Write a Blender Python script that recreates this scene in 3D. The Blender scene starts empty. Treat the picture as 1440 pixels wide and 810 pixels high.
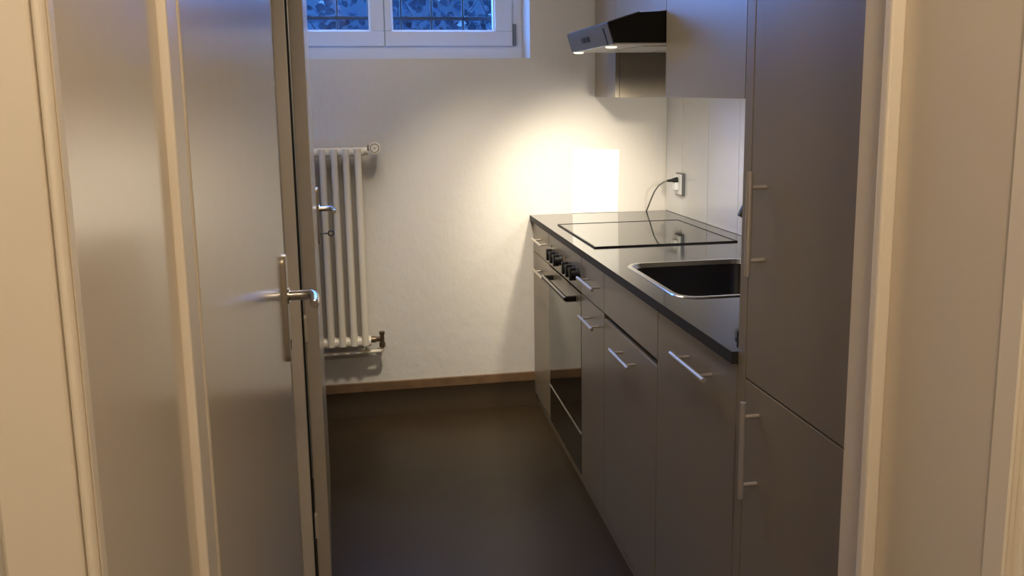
import bpy, bmesh, math, random
from mathutils import Vector, Matrix
random.seed(7)
S = bpy.context.scene
COL = S.collection
PI = math.pi

# ------------------------------------------------------------------ materials
def mat(name, col, rough=.5, metal=0., spec=.5, bump=None, vary=None, coat=0., coat_rough=.1):
    m = bpy.data.materials.new(name); m.use_nodes = True
    nt = m.node_tree; b = nt.nodes['Principled BSDF']
    b.inputs['Base Color'].default_value = (*col, 1)
    b.inputs['Roughness'].default_value = rough
    b.inputs['Metallic'].default_value = metal
    b.inputs['Specular IOR Level'].default_value = spec
    b.inputs['Coat Weight'].default_value = coat
    b.inputs['Coat Roughness'].default_value = coat_rough
    if bump or vary:
        tc = nt.nodes.new('ShaderNodeTexCoord')
    if bump:                                   # list of (scale xyz, strength, distance, detail)
        prev = None
        for sc, st, dist, det in bump:
            mp = nt.nodes.new('ShaderNodeMapping'); mp.inputs['Scale'].default_value = sc
            nt.links.new(tc.outputs['Object'], mp.inputs['Vector'])
            n = nt.nodes.new('ShaderNodeTexNoise'); n.inputs['Scale'].default_value = 1
            n.inputs['Detail'].default_value = det
            nt.links.new(mp.outputs['Vector'], n.inputs['Vector'])
            bp = nt.nodes.new('ShaderNodeBump'); bp.inputs['Strength'].default_value = st
            bp.inputs['Distance'].default_value = dist
            nt.links.new(n.outputs['Fac'], bp.inputs['Height'])
            if prev: nt.links.new(prev.outputs['Normal'], bp.inputs['Normal'])
            prev = bp
        nt.links.new(prev.outputs['Normal'], b.inputs['Normal'])
    if vary:                                   # (scale, amount)
        sc, am = vary
        n = nt.nodes.new('ShaderNodeTexNoise'); n.inputs['Scale'].default_value = sc; n.inputs['Detail'].default_value = 5
        nt.links.new(tc.outputs['Object'], n.inputs['Vector'])
        r = nt.nodes.new('ShaderNodeValToRGB')
        r.color_ramp.elements[0].position = .3; r.color_ramp.elements[1].position = .7
        r.color_ramp.elements[0].color = (*[c*(1-am) for c in col], 1)
        r.color_ramp.elements[1].color = (*[min(1, c*(1+am)) for c in col], 1)
        nt.links.new(n.outputs['Fac'], r.inputs['Fac'])
        nt.links.new(r.outputs['Color'], b.inputs['Base Color'])
    return m

def glass_mat(name):
    m = bpy.data.materials.new(name); m.use_nodes = True
    nt = m.node_tree; nt.nodes.remove(nt.nodes['Principled BSDF'])
    out = nt.nodes['Material Output']
    t = nt.nodes.new('ShaderNodeBsdfTransparent'); g = nt.nodes.new('ShaderNodeBsdfGlossy')
    g.inputs['Roughness'].default_value = .02
    lw = nt.nodes.new('ShaderNodeLayerWeight'); lw.inputs['Blend'].default_value = .5
    pw = nt.nodes.new('ShaderNodeMath'); pw.operation = 'POWER'; pw.inputs[1].default_value = 5
    f = nt.nodes.new('ShaderNodeMath'); f.operation = 'MULTIPLY_ADD'; f.inputs[1].default_value = .9; f.inputs[2].default_value = .04
    nt.links.new(lw.outputs['Facing'], pw.inputs[0]); nt.links.new(pw.outputs[0], f.inputs[0])
    mx = nt.nodes.new('ShaderNodeMixShader')
    nt.links.new(f.outputs[0], mx.inputs[0]); nt.links.new(t.outputs[0], mx.inputs[1]); nt.links.new(g.outputs[0], mx.inputs[2])
    nt.links.new(mx.outputs[0], out.inputs['Surface'])
    return m

def emit_mat(name, col, st):
    m = bpy.data.materials.new(name); m.use_nodes = True
    b = m.node_tree.nodes['Principled BSDF']
    b.inputs['Base Color'].default_value = (.9, .88, .8, 1)
    b.inputs['Emission Color'].default_value = (*col, 1); b.inputs['Emission Strength'].default_value = st
    return m

def ior(m, v):
    m.node_tree.nodes['Principled BSDF'].inputs['IOR'].default_value = v; return m
GLOSS_BUMP = [((9, 9, 1.2), .10, .004, 2), ((60, 60, 14), .05, .001, 2)]
M = dict(
    plaster=mat('plaster', (.64, .615, .57), .85, bump=[((30, 30, 22), .34, .008, 4), ((120, 120, 90), .16, .002, 3)]),
    ceiling=mat('ceiling paint', (.80, .78, .74), .9),
    hallwall=mat('hall wall paint', (.76, .71, .62), .7, bump=[((40, 40, 40), .2, .004, 3)]),
    paint=mat('cream paint', (.78, .70, .575), .38, bump=GLOSS_BUMP),
    gloss=mat('glossy door paint', (.62, .545, .43), .20, spec=.65, bump=GLOSS_BUMP),
    reveal=mat('glossy lining paint', (.68, .60, .485), .15, spec=.6, bump=GLOSS_BUMP),
    floor=mat('linoleum', (.036, .0235, .0125), .35, spec=.31, vary=(6, .12), bump=[((300, 300, 300), .05, .001, 2)]),
    cove=mat('linoleum cove', (.034, .023, .014), .75, spec=.05),
    wood=mat('baseboard wood', (.16, .095, .05), .5, vary=(14, .25)),
    cab=mat('greige laminate', (.265, .220, .158), .32, spec=.55, vary=(3, .03)),
    cabedge=mat('laminate edge', (.46, .43, .39), .4),
    carcass=mat('cabinet carcass', (.26, .23, .19), .6),
    dark=mat('dark gap', (.02, .018, .016), .8),
    stone=mat('polished dark worktop', (.045, .045, .05), .09, spec=.9, vary=(120, .3)),
    edge=mat('dark worktop edge', (.028, .027, .028), .6, spec=.25),
    hob=mat('black glass', (.012, .012, .014), .03, spec=.9),
    ovenglass=mat('black oven glass', (.014, .013, .012), .06, spec=.8),
    steel=mat('brushed steel', (.56, .51, .45), .5, metal=.7),
    satin=mat('satin nickel', (.60, .57, .53), .24, metal=1.),
    plate=mat('worn nickel plate', (.46, .40, .32), .38, metal=.7),
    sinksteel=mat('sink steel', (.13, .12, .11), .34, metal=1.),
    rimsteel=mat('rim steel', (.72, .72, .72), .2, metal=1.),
    chrome=mat('chrome', (.8, .8, .8), .06, metal=1.),
    black=mat('black plastic', (.010, .010, .010), .5, spec=.3),
    hoodgrey=mat('grey hood panel', (.085, .085, .08), .38, metal=.2),
    hooddark=mat('black hood sheet', (.008, .007, .007), .45, spec=.3),
    hoodwhite=mat('white hood underside', (.72, .70, .64), .5),
    white=mat('white plastic', (.80, .81, .80), .35),
    shadedplastic=mat('shaded plastic edge', (.12, .13, .14), .45),  # socket plate edge, its shade painted in as a dark tone
    pvc=mat('white window plastic', (.66, .70, .76), .35),
    hinge=mat('hinge cover', (.16, .17, .20), .5),
    tile=mat('white backsplash panel', (.78, .78, .77), .16, spec=.55),
    lightpatch=mat('white splash sheet', (.93, .92, .87), .45),  # whiter than the wall: the light patch is put into this colour
    radiator=mat('radiator enamel', (.78, .72, .60), .32),
    brass=mat('old brass', (.20, .15, .10), .4, metal=.8),
    iron=mat('wrought iron', (.012, .014, .016), .5),
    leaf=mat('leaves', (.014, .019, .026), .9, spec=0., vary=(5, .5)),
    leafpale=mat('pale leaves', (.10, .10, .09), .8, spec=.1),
    stem=mat('stems', (.012, .014, .018), .8),
    soil=mat('garden wall render', (.010, .014, .020), .9, vary=(3, .4)),
    glass=glass_mat('window pane'),
    lamp=emit_mat('lamp lens', (1, .93, .80), 1.0),
    keymetal=mat('dark key metal', (.09, .08, .07), .35, metal=.9),
    chip=mat('bare wood chip', (.10, .06, .03), .8),
)

ior(M['stone'], 1.75); ior(M['hob'], 1.75)
# ------------------------------------------------------------------ mesh helpers
class MB:
    def __init__(s): s.bm = bmesh.new()
    def hexa(s, pts, bev=0, seg=2):
        v = [s.bm.verts.new(p) for p in pts]
        fs = [s.bm.faces.new([v[i] for i in f]) for f in ((0,3,2,1),(4,5,6,7),(0,1,5,4),(1,2,6,5),(2,3,7,6),(3,0,4,7))]
        if bev:
            e = list({e for f in fs for e in f.edges})
            bmesh.ops.bevel(s.bm, geom=e, offset=bev, segments=seg, profile=.5, affect='EDGES')
        return s
    def box(s, x0, x1, y0, y1, z0, z1, bev=0, seg=2):
        return s.hexa([(x0,y0,z0),(x1,y0,z0),(x1,y1,z0),(x0,y1,z0),(x0,y0,z1),(x1,y0,z1),(x1,y1,z1),(x0,y1,z1)], bev, seg)
    def prism(s, poly, axis, a, b):
        def P(p, t):
            return (t, p[0], p[1]) if axis == 'x' else (p[0], t, p[1]) if axis == 'y' else (p[0], p[1], t)
        A = [s.bm.verts.new(P(p, a)) for p in poly]; B = [s.bm.verts.new(P(p, b)) for p in poly]
        n = len(poly); s.bm.faces.new(A); s.bm.faces.new(B[::-1])
        for i in range(n): s.bm.faces.new([A[i], B[i], B[(i+1) % n], A[(i+1) % n]])
        return s
    def tube(s, pts, r, n=14, cap=True):
        pts = [Vector(p) for p in pts]
        rs = r if isinstance(r, (list, tuple)) else [r]*len(pts)
        rings = []; up = None
        for i, p in enumerate(pts):
            d = (pts[min(i+1, len(pts)-1)] - pts[max(i-1, 0)]).normalized()
            if up is None:
                up = Vector((0,0,1)) if abs(d.z) < .9 else Vector((1,0,0))
            u = (up - d*up.dot(d)).normalized(); w = d.cross(u); up = u
            rings.append([s.bm.verts.new(p + (u*math.cos(2*PI*k/n) + w*math.sin(2*PI*k/n))*rs[i]) for k in range(n)])
        for a, b in zip(rings, rings[1:]):
            for k in range(n): s.bm.faces.new([a[k], a[(k+1) % n], b[(k+1) % n], b[k]])
        if cap: s.bm.faces.new(rings[0][::-1]); s.bm.faces.new(rings[-1])
        return s
    def loft(s, loops, cap0=False, cap1=False):
        R = [[s.bm.verts.new(p) for p in l] for l in loops]; n = len(R[0])
        for a, b in zip(R, R[1:]):
            for k in range(n): s.bm.faces.new([a[k], a[(k+1) % n], b[(k+1) % n], b[k]])
        if cap0: s.bm.faces.new(R[0][::-1])
        if cap1: s.bm.faces.new(R[-1])
        return s
    def ring(s, c, R, r, axis, n=20, m=8):
        L = []
        for i in range(n):
            a = 2*PI*i/n; lp = []
            for j in range(m):
                b = 2*PI*j/m; q = R + r*math.cos(b); h = r*math.sin(b)
                if axis == 'y': lp.append((c[0]+q*math.cos(a), c[1]+h, c[2]+q*math.sin(a)))
                else: lp.append((c[0]+h, c[1]+q*math.cos(a), c[2]+q*math.sin(a)))
            L.append(lp)
        L.append(L[0]); 
        R_ = [[s.bm.verts.new(p) for p in l] for l in L[:-1]]; R_.append(R_[0])
        for a, b in zip(R_, R_[1:]):
            for k in range(m): s.bm.faces.new([a[k], a[(k+1) % m], b[(k+1) % m], b[k]])
        return s
    def build(s, name, m, parent=None, smooth=False, local=False):
        bm = s.bm
        if parent is not None and not local:
            off = Vector((0,0,0)); q = parent
            while q: off += q.location; q = q.parent
            bmesh.ops.translate(bm, verts=bm.verts, vec=-off)
        bmesh.ops.recalc_face_normals(bm, faces=bm.faces)
        me = bpy.data.meshes.new(name); bm.to_mesh(me); bm.free()
        ms = m if isinstance(m, (list, tuple)) else [m]
        for x in ms: me.materials.append(x)
        o = bpy.data.objects.new(name, me); COL.objects.link(o)
        if parent: o.parent = parent
        if smooth:
            me.polygons.foreach_set('use_smooth', [True]*len(me.polygons))
            try: me.set_sharp_from_angle(angle=math.radians(40))
            except Exception: pass
        return o

def thing(name, label, cat, loc, group=None):
    o = bpy.data.objects.new(name, None); COL.objects.link(o); o.location = loc; o.empty_display_size = .05
    o['label'] = label; o['category'] = cat
    if group: o['group'] = group
    return o
def tag(o, label, cat, group=None, kind=None):
    o['label'] = label; o['category'] = cat
    if group: o['group'] = group
    if kind: o['kind'] = kind
    return o
def struct(o, label=None, cat=None):
    o['kind'] = 'structure'
    if label: o['label'] = label
    if cat: o['category'] = cat
    return o
def sroot(name, loc, label=None, cat=None):
    o = bpy.data.objects.new(name, None); COL.objects.link(o); o.location = loc; o.empty_display_size = .05
    return struct(o, label, cat)
def rrect(x0, x1, y0, y1, r, z, n=6):
    P = []
    for cx, cy, a0 in ((x1-r, y1-r, 0), (x0+r, y1-r, 90), (x0+r, y0+r, 180), (x1-r, y0+r, 270)):
        for i in range(n+1):
            a = math.radians(a0 + 90*i/n); P.append((cx+r*math.cos(a), cy+r*math.sin(a), z))
    return P

# ------------------------------------------------------------------ main dimensions (metres; floor z = 0, y runs into the kitchen)
YF, XW, XC, XK, HC, XU = 3.65, 1.358, .696, .682, .902, .996
CEIL = 2.45

# ------------------------------------------------------------------ setting
struct(MB().box(-1.6, 1.7, -2.3, 4.0, -.1, 0).build('floor', M['floor']), 'dark brown linoleum floor of the kitchen and hall', 'floor')
struct(MB().box(-1.6, 1.7, -2.3, 4.0, CEIL, CEIL+.1).build('ceiling', M['ceiling']), 'plain white ceiling above kitchen and hall', 'ceiling')
WX0, WX1, WZ0, WZ1 = -.61, .692, 1.626, 2.38
w = MB()
w.box(-1.6, WX0, YF, 4.0, 0, CEIL).box(WX1, 1.7, YF, 4.0, 0, CEIL).box(WX0, WX1, YF, 4.0, 0, WZ0).box(WX0, WX1, YF, 4.0, WZ1, CEIL)
struct(w.build('wall_far', M['plaster']), 'rough white plaster far wall with window and radiator', 'wall')
struct(MB().box(XW, 1.7, .87, YF, 0, CEIL).build('wall_right', M['plaster']), 'white right wall behind the worktop', 'wall')
struct(MB().box(-1.6, -.95, -2.3, YF, 0, CEIL).build('wall_left', M['plaster']), 'white left wall of kitchen and hall', 'wall')
# side room partition that both doors stand against
w = MB()
w.box(-.36, -.262, .87, 2.215, 0, CEIL).box(-.36, -.262, 2.215, 2.97, 2.05, CEIL).box(-.36, -.30, 2.97, 3.05, 0, CEIL).box(-.95, -.36, 2.97, 3.05, 0, CEIL)
struct(w.build('wall_side_room', M['plaster']), 'painted partition wall behind the two open doors', 'wall')
# wall with the doorway we look through
w = MB()
w.box(-.95, -.221, .57, .87, 0, CEIL).box(.586, 1.7, .63, .87, 0, CEIL).box(-.221, .586, .60, .87, 2.05, CEIL)
struct(w.build('wall_front', M['hallwall']), 'cream hall wall around the kitchen doorway', 'wall')
struct(MB().box(1.5, 1.7, -2.3, .63, 0, CEIL).build('wall_hall_right', M['hallwall']), 'cream right wall of the hall', 'wall')
struct(MB().box(-1.6, 1.7, -2.4, -2.3, 0, CEIL).build('wall_hall_back', M['hallwall']), 'cream back wall of the hall', 'wall')

# left lining with stop and beaded casing
t1 = sroot('trim_1', (-.21, .6, 0), 'cream painted door lining and beaded casing on the left', 'door lining')
MB().box(-.221, -.2004, .556, .875, 0, 2.05).build('lining_board', M['reveal'], t1)
MB().box(-.2015, -.1915, .80, .842, 0, 2.03, .0025).build('door_stop', M['paint'], t1)
bead = [(-.2095 + .0036*(1-math.cos(PI*i/10)), .5475 - .0060*math.sin(PI*i/10)) for i in range(11)]
prof = [(-.262, .572), (-.262, .549), (-.259, .546), (-.2130, .546), (-.2118, .5475), (-.2110, .5505), (-.2100, .5505)] + \
       [(x, y) for x, y in bead] + [(-.2020, .5505), (-.2017, .548), (-.2005, .5470), (-.2002, .5485), (-.2002, .5558), (-.222, .5558), (-.222, .572)]
MB().prism(prof, 'z', 0, 2.12).build('casing_board', M['paint'], t1)
ch = MB()
for i in range(9):
    z = [.62, .56, .47, .44, .40, .30, .26, .52, .35][i]; x = -.2006 if i != 3 else -.2125
    r = .0022 + .0016*random.random()
    ch.loft([[(x+.0018*math.cos(a)*q, .5475 + h, z + (r+.002)*math.sin(a)*q) for a in [2*PI*k/8 for k in range(8)]] for q, h in ((.05, -.0012), (.8, -.0008), (1, .001))], True, True)
ch.build('paint_chip', M['chip'], t1)

t2 = sroot('trim_2', (.57, .65, 0), 'cream painted door lining and beaded casing on the right', 'door lining')
MB().box(.566, .586, .615, .875, 0, 2.05).build('lining_board', M['reveal'], t2)
MB().box(.549, .5665, .80, .8145, 0, 2.03, .003).build('door_stop', M['paint'], t2)
bead = [(.571 + .0055*(1-math.cos(PI*i/10)), .6085 - .0075*math.sin(PI*i/10)) for i in range(11)]
prof = [(.562, .632), (.562, .609), (.564, .6075), (.567, .609), (.5685, .6125)] + bead + [(.583, .613), (.585, .613), (.586, .6085), (.588, .606), (.708, .606), (.711, .609), (.711, .632)]
MB().prism(prof, 'z', 0, 2.12).build('casing_board', M['paint'], t2)
t3 = sroot('trim_3', (.18, .6, 2.03), 'cream painted head of the kitchen doorway', 'door lining')
MB().box(-.201, .566, .60, .875, 2.03, 2.05).build('lining_board', M['reveal'], t3)
MB().box(-.346, .711, .575, .601, 2.03, 2.15, .004).build('casing_board', M['paint'], t3)

# far baseboard: linoleum cove with a wooden capping strip
bb = sroot('baseboard_far', (-.1, YF, 0), 'low brown baseboard strip along the far wall', 'baseboard')
cv = [(YF, 0), (YF-.10, 0), (YF-.10, .0006)] + [(YF-.10+.088*math.sin(a), .0006+.0934*(1-math.cos(a))) for a in [PI/2*k/12 for k in range(1, 13)]] + [(YF, .094)]
MB().prism(cv, 'x', -.95, .70).build('cove', M['cove'], bb, True)
MB().box(-.95, .70, YF-.013, YF, .094, .137, .002).build('capping_strip', M['wood'], bb)

# door 2 frame (near post and head) - a casing on the partition
t4 = sroot('trim_4', (-.25, 2.2, 0), 'cream door casing at the hinge side of the farther door', 'door casing')
MB().box(-.275, -.2315, 2.168, 2.184, 0, 2.10, .002).build('casing_board', M['paint'], t4)
MB().box(-.262, -.2290, 2.196, 2.214, 0, 2.06).build('gap_shade_strip', M['black'], t4)  # black strip added to paint the deep shade in the door gap

# ------------------------------------------------------------------ doors
def lever(root, y, z, mname):
    p = rrect(-.0175, .0175, -.128, .079, .0172, 0, 8)
    MB().loft([[(.0, y+a, z+b) for a, b, _ in p], [(.005, y+a, z+b) for a, b, _ in p], [(.008, y+a*.86, z+b*.985) for a, b, _ in p]], True, True).build('handle_plate', M[mname], root, True, True)
    h = MB().tube([(.008, y, z), (.011, y, z)], .0155, 20)
    pts = [(.009, y, z), (.030, y, z), (.044, y, z), (.051, y-.003, z), (.056, y-.011, z-.001), (.0585, y-.025, z-.002), (.060, y-.045, z-.002), (.061, y-.066, z-.003), (.061, y-.070, z-.003)]
    h.tube(pts, [.0095, .0095, .0095, .0098, .0095, .009, .0085, .008, .0065], 16)
    h.build('handle', M['satin'], root, True, True)
    MB().tube([(.0079, y, z-.09), (.0088, y, z-.09)], .0045, 12).box(.0079, .0088, y-.0018, y+.0018, z-.105, z-.09).build('keyhole', M['dark'], root, False, True)

d1 = sroot('door_1', (-.1905, .846, 0), 'nearer glossy cream door standing open on the left', 'door')
MB().box(-.04, 0, 0, .708, .012, 2.02, .003).build('door_leaf', M['gloss'], d1, False, True)
lever(d1, .666, 1.05, 'plate')
d2 = sroot('door_2', (-.191, 2.234, 0), 'farther cream door seen almost edge-on with key in its lock', 'door')
MB().box(-.0375, 0, 0, .718, .012, 2.02, .003).build('door_leaf', M['gloss'], d2, False, True)
lever(d2, .675, 1.05, 'plate')
for z in (.20, .79, 1.75):
    MB().tube([(-.036, -.006, z-.035), (-.036, -.006, z+.035)], .006, 12).tube([(-.036, -.006, z+.035), (-.036, -.006, z+.042)], [.006, .002], 12).build('hinge', M['paint'], d2, True, True)
A2 = math.radians(3.75)
d2.rotation_euler.z = A2
R2 = Matrix.Rotation(A2, 4, 'Z')
kp = Vector((-.191, 2.234, 0)) + R2 @ Vector((.0085, .675, .960))
k = MB().tube([(.0005, 0, 0), (.027, 0, 0)], .0024, 10).tube([(.018, 0, 0), (.021, 0, 0)], .004, 10)
k.ring((.0375, 0, 0), .0095, .0024, 'y')
k = k.build('key', M['keymetal'], None, True)
k.location = kp; k.rotation_euler.z = A2
tag(k, 'small dark key sticking out below the farther door handle', 'key')

# ------------------------------------------------------------------ window
win = sroot('window_1', (.041, 3.87, WZ0), 'white double sash window set deep in the far wall', 'window')
fr = MB()
FY0, FY1 = 3.855, 3.925
fr.box(WX0, WX1, FY0, FY1, WZ0, WZ0+.085, .003).box(WX0, WX1, FY0, FY1, WZ1-.068, WZ1, .003)
fr.box(WX0, WX0+.06, FY0, FY1, WZ0+.085, WZ1-.068, .003).box(WX1-.06, WX1, FY0, FY1, WZ0+.085, WZ1-.068, .003).box(.02, .06, FY0+.01, FY1, WZ0+.085, WZ1-.068, .002)
fr.build('window_frame', M['pvc'], win)
def sash(x0, x1, gx0, gx1):
    z0, z1, g0, g1 = 1.697, 2.31, 1.766, 2.24
    f = MB(); y0, y1 = 3.843, 3.905
    f.box(x0, x1, y0, y1, z0, g0, .004).box(x0, x1, y0, y1, g1, z1, .004).box(x0, gx0, y0, y1, g0, g1, .004).box(gx1, x1, y0, y1, g0, g1, .004)
    f = f.build('sash', M['pvc'], win)
    b = MB(); t = .007
    for a in ((gx0, gx1, g0, g0+t), (gx0, gx1, g1-t, g1), (gx0, gx0+t, g0+t, g1-t), (gx1-t, gx1, g0+t, g1-t)):
        b.box(a[0], a[1], 3.858, 3.902, a[2], a[3], .001)
    b.build('glazing_bead', M['white'], f)
    MB().box(gx0, gx1, 3.880, 3.884, g0, g1).build('pane', M['glass'], f)
    return f
sr = sash(.0405, .645, .073, .5605)
sl = sash(-.563, .0385, -.4785, -.0265)
MB().box(.647, .662, 3.842, 3.86, 1.70, 1.80, .002).box(.648, .661, 3.838, 3.85, 1.70, 1.72, .002).build('hinge_cover', M['hinge'], win)
# iron grille outside
g = thing('window_grille', 'dark iron security grille outside the window panes', 'grille', (.04, 4.03, WZ0))
BX = [-.33-.1475, -.33, -.1825, -.035, .1225, .272, .427, .575]
for x in BX: MB().tube([(x, 4.03, WZ0-.02), (x, 4.03, WZ1+.02)], .0065, 10).build('upright_bar', M['iron'], g, True)
for z in (1.845, 2.06): MB().box(WX0-.02, WX1+.02, 4.024, 4.036, z-.008, z+.008, .001).build('cross_bar', M['iron'], g)
# bush and garden wall outside
struct(MB().box(-4, 5, 6.2, 6.4, .9, 2.32).build('wall_garden', M['soil']), 'garden wall in dusk light outside', 'wall')
struct(MB().box(-4, 5, 4.0, 6.4, .8, 1.2).build('ground', M['soil']), 'garden ground outside', 'ground')
b = thing('shrub', 'leafy bush in blue dusk light outside the window', 'shrub', (.2, 4.9, 1.2))
fo = MB()
def leafshape(mb, c, L, wd, rot):
    P = [(-L/2, 0, 0), (-L/4, wd*.42, .1*L), (L*.1, wd/2, .12*L), (L/2, 0, 0), (L*.1, -wd/2, .12*L), (-L/4, -wd*.42, .1*L)]
    v = [mb.bm.verts.new(c + rot @ Vector(p)) for p in P]
    return mb.bm.faces.new(v)
for i in range(3200):
    x = random.uniform(-1.6, 2.0); z = 1.22 + .92*random.random()
    y = 4.55 + .7*random.random() + .15*math.sin(x*7) 
    rot = Matrix.Rotation(random.uniform(-.7, .7), 3, 'Z') @ Matrix.Rotation(random.uniform(.5, 1.45), 3, 'X') @ Matrix.Rotation(random.uniform(-.4, .4), 3, 'Y') @ Matrix.Rotation(random.uniform(0, 6.28), 3, 'Z')
    L = random.uniform(.035, .075)
    f = leafshape(fo, Vector((x, y, z)), L, L*.7, rot)
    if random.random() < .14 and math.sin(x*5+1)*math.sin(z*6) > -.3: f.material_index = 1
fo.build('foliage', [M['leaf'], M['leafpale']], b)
for i in range(26):
    x = -1.5 + 3.4*i/25 + random.uniform(-.05, .05); y = 4.9 + random.uniform(-.2, .2)
    MB().tube([(x, y, 1.19), (x+random.uniform(-.1, .1), y, 1.7), (x+random.uniform(-.25, .25), y+random.uniform(-.1, .1), 2.12)], [.012, .009, .004], 6).build('stem', M['stem'], b, True)

# ------------------------------------------------------------------ radiator
r = thing('radiator', 'cream ribbed column radiator hanging under the window on the far wall', 'radiator', (-.25, 3.58, .33))
def column(x):
    c = MB()
    for y in (3.556, 3.606):
        c.tube([(x, y, .345), (x, y, .375), (x, y, .40), (x, y, 1.18), (x, y, 1.205), (x, y, 1.234)], [.0165, .0165, .0150, .0150, .0165, .0165], 16)
    for z0, z1 in ((.336, .378), (1.200, 1.240)):
        lp = []
        for dx, s_ in ((-.0253, .94), (-.014, 1), (.014, 1), (.0253, .94)):
            zc = (z0+z1)/2; hz = (z1-z0)/2*s_
            lp.append([(x+dx, 3.581+.032*s_*math.copysign(abs(math.cos(a))**.6, math.cos(a)), zc+hz*math.copysign(abs(math.sin(a))**.6, math.sin(a))) for a in [2*PI*k/20 for k in range(20)]])
        c.loft(lp, True, True)
    return c
for i in range(8):
    column(-.101 - .0507*i).build('radiator_column', M['radiator'], r, True)
v = MB().tube([(-.078, 3.581, 1.222), (-.058, 3.581, 1.222)], .018, 16).build('valve_body', M['radiator'], r, True)
MB().tube([(-.058, 3.575, 1.236), (-.046, 3.575, 1.236)], .012, 6).build('valve_nut', M['brass'], r)
tv = MB().tube([(-.026, 3.60, 1.236), (-.026, 3.545, 1.236), (-.026, 3.535, 1.236)], [.022, .026, .0245], 24).tube([(-.05, 3.575, 1.236), (-.03, 3.575, 1.236)], .010, 12).build('thermostat_knob', M['radiator'], r, True)
MB().ring((-.026, 3.535, 1.236), .0185, .0016, 'y', 24).box(-.030, -.022, 3.5335, 3.536, 1.234, 1.238).build('dial_ring', M['brass'], tv, True)
lv = MB().tube([(-.078, 3.581, .362), (-.055, 3.581, .362)], .0145, 16).tube([(-.058, 3.581, .362), (-.034, 3.581, .362)], .012, 6)
lv.tube([(-.026, 3.581, .345), (-.026, 3.581, .385)], .010, 12).tube([(-.026, 3.581, .385), (-.026, 3.581, .397)], .013, 8).tube([(-.026, 3.581, .325), (-.026, 3.581, .345)], .014, 6)
lv.build('lower_valve', M['brass'], r, True)
MB().tube([(-.026, 3.581, .326), (-.026, 3.581, .312), (-.034, 3.581, .306), (-.06, 3.581, .305), (-.52, 3.581, .300)], .0085, 12).build('pipe', M['radiator'], r, True)
MB().tube([(-.125, 3.581, .335), (-.125, 3.581, .31), (-.11, 3.62, .31), (-.11, 3.6485, .31)], .006, 8).build('bracket', M['radiator'], r, True)
MB().tube([(-.35, 3.581, .335), (-.35, 3.62, .33), (-.35, 3.6485, .33)], .008, 8).build('bracket', M['radiator'], r, True)

# ------------------------------------------------------------------ kitchen furniture
def bar_handle(parent, y0, y1, z, z1=None):
    h = MB(); xb = .663; z1 = z if z1 is None else z1
    h.tube([(xb, y0, z), (xb, y1, z1)], .0058, 14)
    for t in (.17, .83):
        y = y0+(y1-y0)*t; zz = z+(z1-z)*t
        h.tube([(xb, y, zz), (XC-.0005, y, zz)], .0042, 10)
    return h.build('handle', M['steel'], parent, True)
def bar_handle_v(parent, y, z0, z1, p0, p1):
    h = MB(); xb = .663
    h.tube([(xb, y, z0), (xb, y, z1)], .0058, 14)
    for z in (p0, p1): h.tube([(xb, y, z), (XC-.0005, y, z)], .0042, 10)
    return h.build('handle', M['steel'], parent, True)
def front(name, y0, y1, z0, z1, parent, m='cab'):
    return MB().box(XC, XC+.019, y0+.0012, y1-.0012, z0, z1, .0012).build(name, M[m], parent)
def carcass(y0, y1, z1, parent, x0=.717):
    return MB().box(x0, 1.345, y0+.0006, y1-.0006, .036, z1).build('carcass', M['carcass'], parent)
GB = 'greige base cabinets under the worktop'
SEAM = .7325
c = thing('base_cabinet', 'narrow greige base cabinet in the far corner beyond the oven', 'cabinet', (1.0, 3.45, 0), GB)
carcass(3.286, 3.640, .875, c)
d = front('drawer', 3.286, 3.640, SEAM+.002, .873, c); bar_handle(d, 3.50, 3.30, .812)
d = front('door', 3.286, 3.640, .037, SEAM-.002, c); bar_handle(d, 3.47, 3.27, .674)
c = thing('base_cabinet', 'narrow greige drawer cabinet beside the near edge of the oven', 'cabinet', (1.0, 2.58, 0), GB)
carcass(2.428, 2.728, .875, c)
d = front('drawer', 2.428, 2.728, SEAM+.002, .873, c); bar_handle(d, 2.655, 2.455, .806)
d = front('door', 2.428, 2.728, .037, SEAM-.002, c); bar_handle(d, 2.64, 2.46, .672)
c = thing('base_cabinet', 'greige sink cabinet with blank upper panel and dark slot above its door', 'cabinet', (1.0, 2.17, 0), GB)
carcass(1.922, 2.428, .70, c); 
MB().box(.735, .745, 1.93, 2.42, .70, .74).build('slot_liner', M['dark'], c)
front('blank_panel', 1.922, 2.428, SEAM+.003, .873, c)
d = front('door', 1.922, 2.428, .037, .7165, c); bar_handle(d, 2.256, 2.072, .665)
c = thing('base_cabinet', 'greige base cabinet with full height door beside the tall cabinet', 'cabinet', (1.0, 1.69, 0), GB)
carcass(1.455, 1.922, .70, c)
d = front('door', 1.455, 1.922, .037, .873, c); bar_handle(d, 1.743, 1.544, .811)
p = MB().box(.702, .72, 1.455, 3.64, 0, .035).build('plinth', M['cab'])
tag(p, 'low greige plinth strip running along the floor under the base cabinets', 'plinth')

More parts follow.
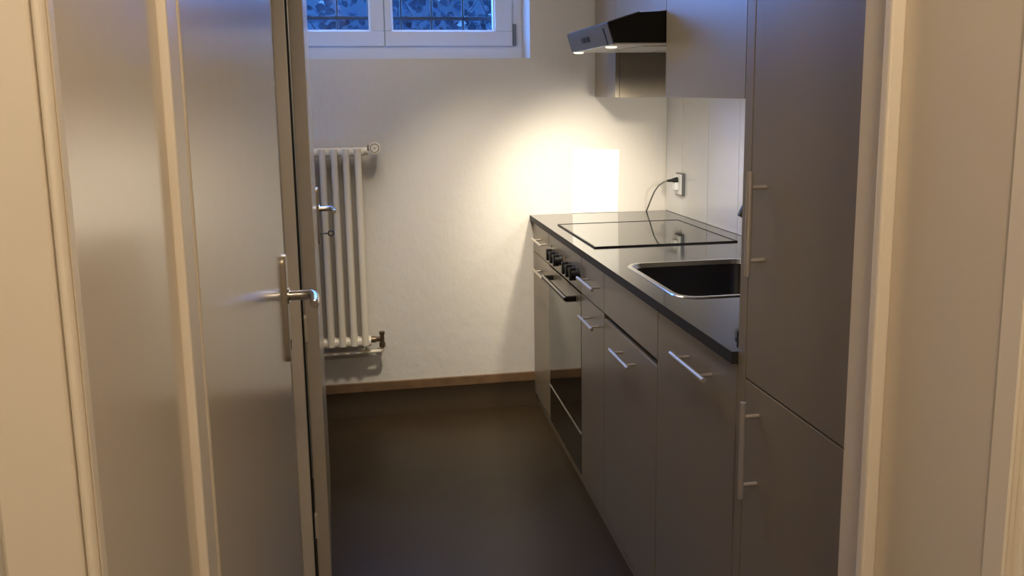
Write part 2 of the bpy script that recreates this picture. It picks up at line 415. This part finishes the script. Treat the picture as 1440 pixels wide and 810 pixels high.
# oven
o = thing('oven', 'built-in black glass oven with knob panel between the two narrow cabinets', 'oven', (1.0, 3.0, 0))
MB().box(.720, 1.345, 2.7295, 3.2848, .036, .875).build('housing', M['carcass'], o)
cp = MB().box(XC, XC+.02, 2.7305, 3.2838, SEAM+.003, .873, .0012).build('control_panel', M['cab'], o)
for y in (3.170, 3.105, 3.040, 2.885, 2.825, 2.765):
    kb = MB().tube([(XC+.001, y, .797), (XC-.010, y, .797), (XC-.014, y, .797)], [.0215, .0215, .019], 20)
    kb.box(XC-.036, XC-.012, y-.0085, y+.0085, .774, .820, .002)
    kb.tube([(XC-.012, y, .797), (XC-.030, y, .797)], [.018, .0155], 16)
    kb.build('knob', M['black'], o, True)
for y in (2.965, 3.235):
    MB().tube([(XC+.001, y, .82), (XC-.0015, y, .82)], .004, 10).build('pilot_light', M['dark'], o, True)
od = MB().box(XC, XC+.021, 2.7315, 3.2828, .204, SEAM-.004, .0015).build('door', M['ovenglass'], o)
MB().box(XC-.0012, XC+.004, 2.7315, 3.2828, .682, SEAM-.0045, .0008).build('door_rail', M['cab'], od)
oh = MB()
oh.box(.648, .664, 2.80, 3.215, .688, .702, .003)
for y in (2.808, 3.195): oh.box(.655, XC, y-.008, y+.008, .684, .704, .002)
oh.build('handle', [M['hooddark']], od)
MB().box(.6475, .655, 2.802, 3.213, .7005, .7035, .001).build('handle_strip', M['steel'], od)
od2 = MB().box(XC, XC+.021, 2.7315, 3.2828, .036, .196, .0015).build('bottom_drawer', M['ovenglass'], o)
MB().box(XC-.002, XC+.004, 2.7315, 3.2828, .1935, .197).build('trim_strip', M['steel'], od2)

# worktop with sink opening
SX0, SX1, SY0, SY1 = .742, 1.165, 1.895, 2.385
wt = MB()
Z0 = .8765
wt.box(XK, SX0+.012, 1.452, 3.648, Z0, HC).box(SX1-.012, XW-.002, 1.452, 3.648, Z0, HC)
wt.box(SX0+.012, SX1-.012, 1.452, SY0+.012, Z0, HC).box(SX0+.012, SX1-.012, SY1-.012, 3.648, Z0, HC)
bmesh.ops.remove_doubles(wt.bm, verts=wt.bm.verts, dist=1e-5)
wt = wt.build('worktop', [M['stone'], M['edge']])
for f_ in wt.data.polygons:
    if abs(f_.normal.z) < .5: f_.material_index = 1; tag(wt, 'long polished dark worktop along the right wall', 'worktop')
sk = thing('sink', 'stainless steel sink bowl let into the worktop', 'sink', (.95, 2.14, HC))
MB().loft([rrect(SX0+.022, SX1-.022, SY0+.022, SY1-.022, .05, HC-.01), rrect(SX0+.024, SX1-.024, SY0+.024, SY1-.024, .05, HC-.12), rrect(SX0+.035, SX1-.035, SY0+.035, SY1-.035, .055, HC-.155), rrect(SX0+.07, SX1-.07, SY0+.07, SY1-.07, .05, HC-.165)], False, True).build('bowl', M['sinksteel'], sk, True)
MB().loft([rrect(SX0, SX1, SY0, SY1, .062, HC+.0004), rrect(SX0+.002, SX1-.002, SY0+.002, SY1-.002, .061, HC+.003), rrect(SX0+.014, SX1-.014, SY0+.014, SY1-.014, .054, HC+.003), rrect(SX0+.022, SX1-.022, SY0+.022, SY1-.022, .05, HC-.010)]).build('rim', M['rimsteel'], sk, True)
MB().tube([(.95, 2.14, HC-.166), (.95, 2.14, HC-.163)], .035, 20).build('drain', M['chrome'], sk, True)
tp = thing('tap', 'chrome kitchen tap behind the sink, its spout end peeking past the tall cabinet', 'tap', (1.262, 2.14, HC))
MB().tube([(1.262, 2.14, HC), (1.262, 2.14, HC+.01), (1.262, 2.14, HC+.012), (1.262, 2.14, HC+.12)], [.027, .027, .021, .020], 20).build('base', M['chrome'], tp, True)
MB().tube([(1.262, 2.14, HC+.10), (1.24, 2.14, HC+.17), (1.18, 2.145, HC+.205), (1.09, 2.15, HC+.218), (1.046, 2.15, HC+.205)], [.013, .013, .012, .012, .012], 14).build('spout', M['chrome'], tp, True)
MB().tube([(1.050, 2.15, HC+.212), (1.033, 2.15, HC+.180)], .0145, 16).tube([(1.033, 2.15, HC+.180), (1.028, 2.15, HC+.171)], .0135, 16).build('aerator', [M['keymetal']], tp, True)
MB().tube([(1.262, 2.14, HC+.12), (1.262, 2.14, HC+.145), (1.30, 2.14, HC+.19)], [.02, .018, .007], 14).build('lever', M['chrome'], tp, True)
kn = MB().tube([(.738, 1.530, HC), (.738, 1.530, HC+.003), (.738, 1.530, HC+.004), (.738, 1.530, HC+.015), (.738, 1.530, HC+.018)], [.012, .012, .008, .009, .007], 20).build('drain_knob', M['black'], None, True)
tag(kn, 'small dark drain knob on the worktop right beside the tall cabinet', 'knob')
# cooktop
ck = thing('cooktop', 'flat black glass cooktop let into the worktop over the oven', 'cooktop', (1.0, 2.99, HC))
MB().box(.741, 1.269, 2.696, 3.281, HC+.0002, HC+.0035, .001).build('glass_plate', M['hob'], ck)
f = MB()
for a in ((.735, .741, 2.690, 3.287), (1.269, 1.275, 2.690, 3.287)): f.box(*a, HC+.0002, HC+.005, .001)
for a in ((2.690, 2.696), (3.281, 3.287)): f.box(.741, 1.269, *a, HC+.0002, HC+.005, .001)
f.build('metal_frame', M['hooddark'], ck)

# tall cabinet
c = thing('tall_cabinet', 'tall greige cabinet with two long vertical handles beside the doorway', 'cabinet', (1.0, 1.16, 0))
MB().box(.717, 1.345, .878, 1.452, .036, 2.14).box(.702, .72, .878, 1.452, 0, .036).build('carcass', M['carcass'], c)
MB().box(XC-.0005, .72, 1.4195, 1.452, .037, 2.14, .001).build('filler_strip', M['cab'], c)
d = front('upper_door', .878, 1.4185, .8595, 2.14, c); bar_handle_v(d, 1.356, 1.078, 1.272, 1.107, 1.243)
d = front('lower_door', .878, 1.4185, .037, .8555, c); bar_handle_v(d, 1.357, .638, .832, .665, .803)

# wall cabinets (hung slightly out of level, falling towards the hall)
K = .026
def lvl(y): return (y-3.31)*K
def ubox(mb, x0, x1, y0, y1, z0, z1, bev=0):
    a, b_ = lvl(y0), lvl(y1)
    return mb.hexa([(x0,y0,z0+a),(x1,y0,z0+a),(x1,y1,z0+b_),(x0,y1,z0+b_),(x0,y0,z1+a),(x1,y0,z1+a),(x1,y1,z1+b_),(x0,y1,z1+b_)], bev)
GU = 'greige wall cabinets above the worktop'
def wallcab(label, y0, y1, zb, ndoor=1):
    c = thing('wall_cabinet', label, 'cabinet', (1.18, (y0+y1)/2, zb), GU)
    ubox(MB(), XU+.0195, XW-.001, y0+.0006, y1-.0006, zb, 2.22).build('carcass', M['carcass'] if 0 else M['cab'], c)
    w_ = (y1-y0)/ndoor
    for i in range(ndoor):
        ubox(MB(), XU, XU+.018, y0+w_*i+.0012, y0+w_*(i+1)-.0012, zb, 2.22, .001).build('door', M['cab'], c)
    return c
wallcab('greige wall cabinet at the far wall beyond the extractor hood', 3.312, 3.640, 1.438)
wallcab('short greige wall cabinet directly above the extractor hood', 2.707, 3.311, 1.742)
wallcab('wide greige wall cabinet on the near side of the extractor hood', 1.457, 2.706, 1.444, 2)

# extractor hood
h = thing('extractor_hood', 'black and grey extractor hood jutting out between the wall cabinets', 'extractor hood', (1.0, 3.0, 1.62))
HY0, HY1 = 2.712, 3.308
def hpoly(P, m, name, y0=HY0, y1=HY1, par=h):
    A = [(x, y0, z+lvl(y0)) for x, z in P]; B = [(x, y1, z+lvl(y1)) for x, z in P]
    mb = MB(); a = [mb.bm.verts.new(p) for p in A]; b_ = [mb.bm.verts.new(p) for p in B]; n = len(P)
    mb.bm.faces.new(a); mb.bm.faces.new(b_[::-1])
    for i in range(n): mb.bm.faces.new([a[i], b_[i], b_[(i+1) % n], a[(i+1) % n]])
    return mb.build(name, m, par)
fz0, fz1 = 1.626, 1.699
hpoly([(.790, fz1+.001), (.901, 1.735), (.994, 1.7405), (1.345, 1.7405), (1.345, fz0+.006), (.812, fz0+.006)], M['hooddark'], 'canopy')
hpoly([(.784, fz1-.001), (.788, fz1), (.811, fz0+.005), (.807, fz0)], M['hoodgrey'], 'front_panel', HY0-.001, HY1+.001)
hpoly([(.786, fz1), (.786, fz1+.003), (.9005, 1.7385), (.9015, 1.7355)], M['hoodgrey'], 'visor', HY0-.001, HY1+.001)
hpoly([(.811, fz0+.006), (1.345, fz0+.006), (1.345, fz0), (.806, fz0)], M['hoodwhite'], 'underside', HY0+.001, HY1-.001)
fs = MB()
for x0, x1 in ((.93, 1.11), (1.13, 1.31)):
    for k in range(9):
        y = HY0+.06 + k*.055
        fs.hexa([(x0,y,fz0-.003+lvl(y)),(x1,y,fz0-.003+lvl(y)),(x1,y+.04,fz0-.003+lvl(y+.04)),(x0,y+.04,fz0-.003+lvl(y+.04)),(x0,y,fz0+.001+lvl(y)),(x1,y,fz0+.001+lvl(y)),(x1,y+.04,fz0+.001+lvl(y+.04)),(x0,y+.04,fz0+.001+lvl(y+.04))])
fs.build('grease_filter', M['hoodwhite'], h)
LAMPS = [(.826, 3.272), (.838, 2.84)]
for x, y in LAMPS:
    z = fz0+lvl(y)
    MB().tube([(x, y, z+.001), (x, y, z-.004), (x, y, z-.006)], [.021, .021, .016], 20).build('lamp_lens', M['lamp'], h, True)
def on_front(y, t, dy, dt):
    pass
nrm = Vector((-.073, 0, -.022)).normalized()
def fp(y, t, off=.0):
    x = .784+(.807-.784)*t - off; z = (fz1-.001)+(fz0-fz1+.001)*t + lvl(y); return (x, y, z)
for y in (3.085, 3.06, 3.03, 3.005):
    mb = MB(); q = .009; s_ = .012
    mb.hexa([fp(y-s_,.64,.0), fp(y+s_,.64,.0), fp(y+s_,.40,.0), fp(y-s_,.40,.0), fp(y-s_,.64,.003), fp(y+s_,.64,.003), fp(y+s_,.40,.003), fp(y-s_,.40,.003)])
    mb.build('switch', M['black'], h)
mb = MB(); y = 2.775
mb.hexa([fp(y-.007,.98,0), fp(y+.007,.98,0), fp(y+.007,.18,0), fp(y-.007,.18,0), fp(y-.007,.98,.0015), fp(y+.007,.98,.0015), fp(y+.007,.18,.0015), fp(y-.007,.18,.0015)])
mb.build('slot', M['black'], h)

# backsplash, light patch sheet, socket, cable
bs = thing('backsplash', 'glossy white backsplash panels on the right wall above the worktop', 'backsplash', (XW, 2.8, HC))
ys = [3.648, 3.4455, 3.154, 2.862, 2.57, 2.278, 1.986, 1.694, 1.456]
for a, b_ in zip(ys, ys[1:]):
    MB().box(XW-.006, XW-.0005, b_+.0012, a-.0012, HC+.001, 1.50, .001).build('panel', M['tile'], bs)
sp = MB().hexa([(.888, YF-.005, HC+.001), (1.112, YF-.005, HC+.001), (1.112, YF-.001, HC+.001), (.888, YF-.001, HC+.001), (.894, YF-.005, 1.211), (1.118, YF-.005, 1.199), (1.118, YF-.001, 1.199), (.894, YF-.001, 1.211)], .0008)  # white sheet added in place of a bright patch of light
sp = sp.build('light_patch_sheet', M['lightpatch']); tag(sp, 'plain white sheet standing in for a patch of light on the far wall behind the cooktop', 'splash sheet')
so = thing('wall_socket', 'white wall socket on the backsplash with a black plug in it', 'socket', (XW-.006, 3.445, 1.045))
MB().box(XW-.020, XW-.0062, 3.402, 3.488, .995, 1.097, .003).build('plate', M['shadedplastic'], so)
MB().box(XW-.026, XW-.0195, 3.407, 3.486, 1.0, 1.093, .002).build('cover', M['white'], so)
MB().box(XW-.044, XW-.026, 3.43, 3.475, 1.02, 1.055, .004).build('switch_rocker', M['white'], so)
cd = thing('power_cable', 'thin grey cable with black plug drooping from the wall socket', 'cable', (XW-.03, 3.445, 1.064))
MB().tube([(XW-.0262, 3.447, 1.066), (XW-.032, 3.447, 1.066), (XW-.034, 3.447, 1.066), (XW-.055, 3.448, 1.064), (XW-.075, 3.449, 1.063)], [.013, .013, .012, .007, .005], 14).build('plug', M['black'], cd, True)
CP = [(XW-.070, 3.449, 1.063), (XW-.088, 3.455, 1.058), (XW-.105, 3.475, 1.04), (XW-.112, 3.51, 1.01), (XW-.112, 3.55, .975), (XW-.108, 3.60, .935), (XW-.106, 3.632, .908), (XW-.106, 3.640, .904)]
MB().tube(CP, .0035, 10).build('cord', M['keymetal'] if 0 else mat('grey cable sheath', (.16, .16, .15), .5), cd, True)

# ------------------------------------------------------------------ lights
def point(name, loc, col, power, r):
    l = bpy.data.lights.new(name, 'POINT'); l.color = col; l.energy = power; l.shadow_soft_size = r
    o = bpy.data.objects.new(name, l); COL.objects.link(o); o.location = loc; return o
point('hall_lamp', (.16, -.12, 2.22), (1, .80, .585), 28, .09)
def spot(name, loc, aim, col, power, size, blend, r):
    l = bpy.data.lights.new(name, 'SPOT'); l.color = col; l.energy = power; l.shadow_soft_size = r
    l.spot_size = math.radians(size); l.spot_blend = blend
    o = bpy.data.objects.new(name, l); COL.objects.link(o); o.location = loc
    o.rotation_euler = (Vector(aim)-Vector(loc)).to_track_quat('-Z', 'Y').to_euler(); return o
for (x, y), aim, e, cone in zip(LAMPS, ((.86, 3.36, .9), (.90, 3.65, .93)), (16, 66), (104, 68)):
    spot('hood_lamp', (x, y, fz0+lvl(y)-.012), aim, (1, .88, .68), e, cone, 1.0, .04)
spot('under_cabinet_lamp', (1.16, 1.88, 1.36), (1.05, 3.65, 1.08), (1, .90, .76), 50, 52, 1.0, .08)
l = bpy.data.lights.new('kitchen_fill', 'AREA'); l.shape = 'RECTANGLE'; l.size = .9; l.size_y = .9; l.color = (1, .88, .74); l.energy = 16  # unseen area light added as soft fill for the whole kitchen
o = bpy.data.objects.new('kitchen_fill', l); COL.objects.link(o); o.location = (-.15, 2.6, 2.42)
spot('corner_fill_spot', (.30, 2.40, 2.42), (.50, 3.65, .36), (1, .87, .68), 150, 47, 1.0, .06)  # unseen spot added to fill the shaded wall beside the base cabinets
wd = bpy.data.worlds.new('dusk sky'); S.world = wd; wd.use_nodes = True
bg = wd.node_tree.nodes['Background']; bg.inputs['Color'].default_value = (.085, .31, 1.0, 1); bg.inputs['Strength'].default_value = 24

# ------------------------------------------------------------------ camera
F, CY = 1115.7966, 322.4595
pit, yaw, rol = math.radians(8.4775), math.radians(9.2786), math.radians(-.8396)
A = Matrix(((1,0,0),(0,0,-1),(0,1,0))) @ Matrix(((math.cos(yaw),-math.sin(yaw),0),(math.sin(yaw),math.cos(yaw),0),(0,0,1)))
Pm = Matrix(((1,0,0),(0,math.cos(pit),-math.sin(pit)),(0,math.sin(pit),math.cos(pit))))
Q = Matrix(((math.cos(rol),-math.sin(rol),0),(math.sin(rol),math.cos(rol),0),(0,0,1)))
R = Q @ Pm @ A
cam = bpy.data.cameras.new('camera'); co = bpy.data.objects.new('camera', cam); COL.objects.link(co)
cam.sensor_width = 36; cam.lens = F/1440*36; cam.shift_y = -(405-CY)/1440; cam.clip_start = .02
m4 = Matrix.Identity(4)
for i in range(3):
    m4[i][0] = R[0][i]; m4[i][1] = -R[1][i]; m4[i][2] = -R[2][i]
m4[2][3] = 1.388
co.matrix_world = m4
S.camera = co

S.view_settings.view_transform = 'Standard'; S.view_settings.look = 'None'
S.view_settings.exposure = 0; S.view_settings.gamma = 1; S.view_settings.use_curve_mapping = False
S.cycles.max_bounces = 10; S.cycles.diffuse_bounces = 5; S.cycles.glossy_bounces = 5
S.cycles.use_denoising = True
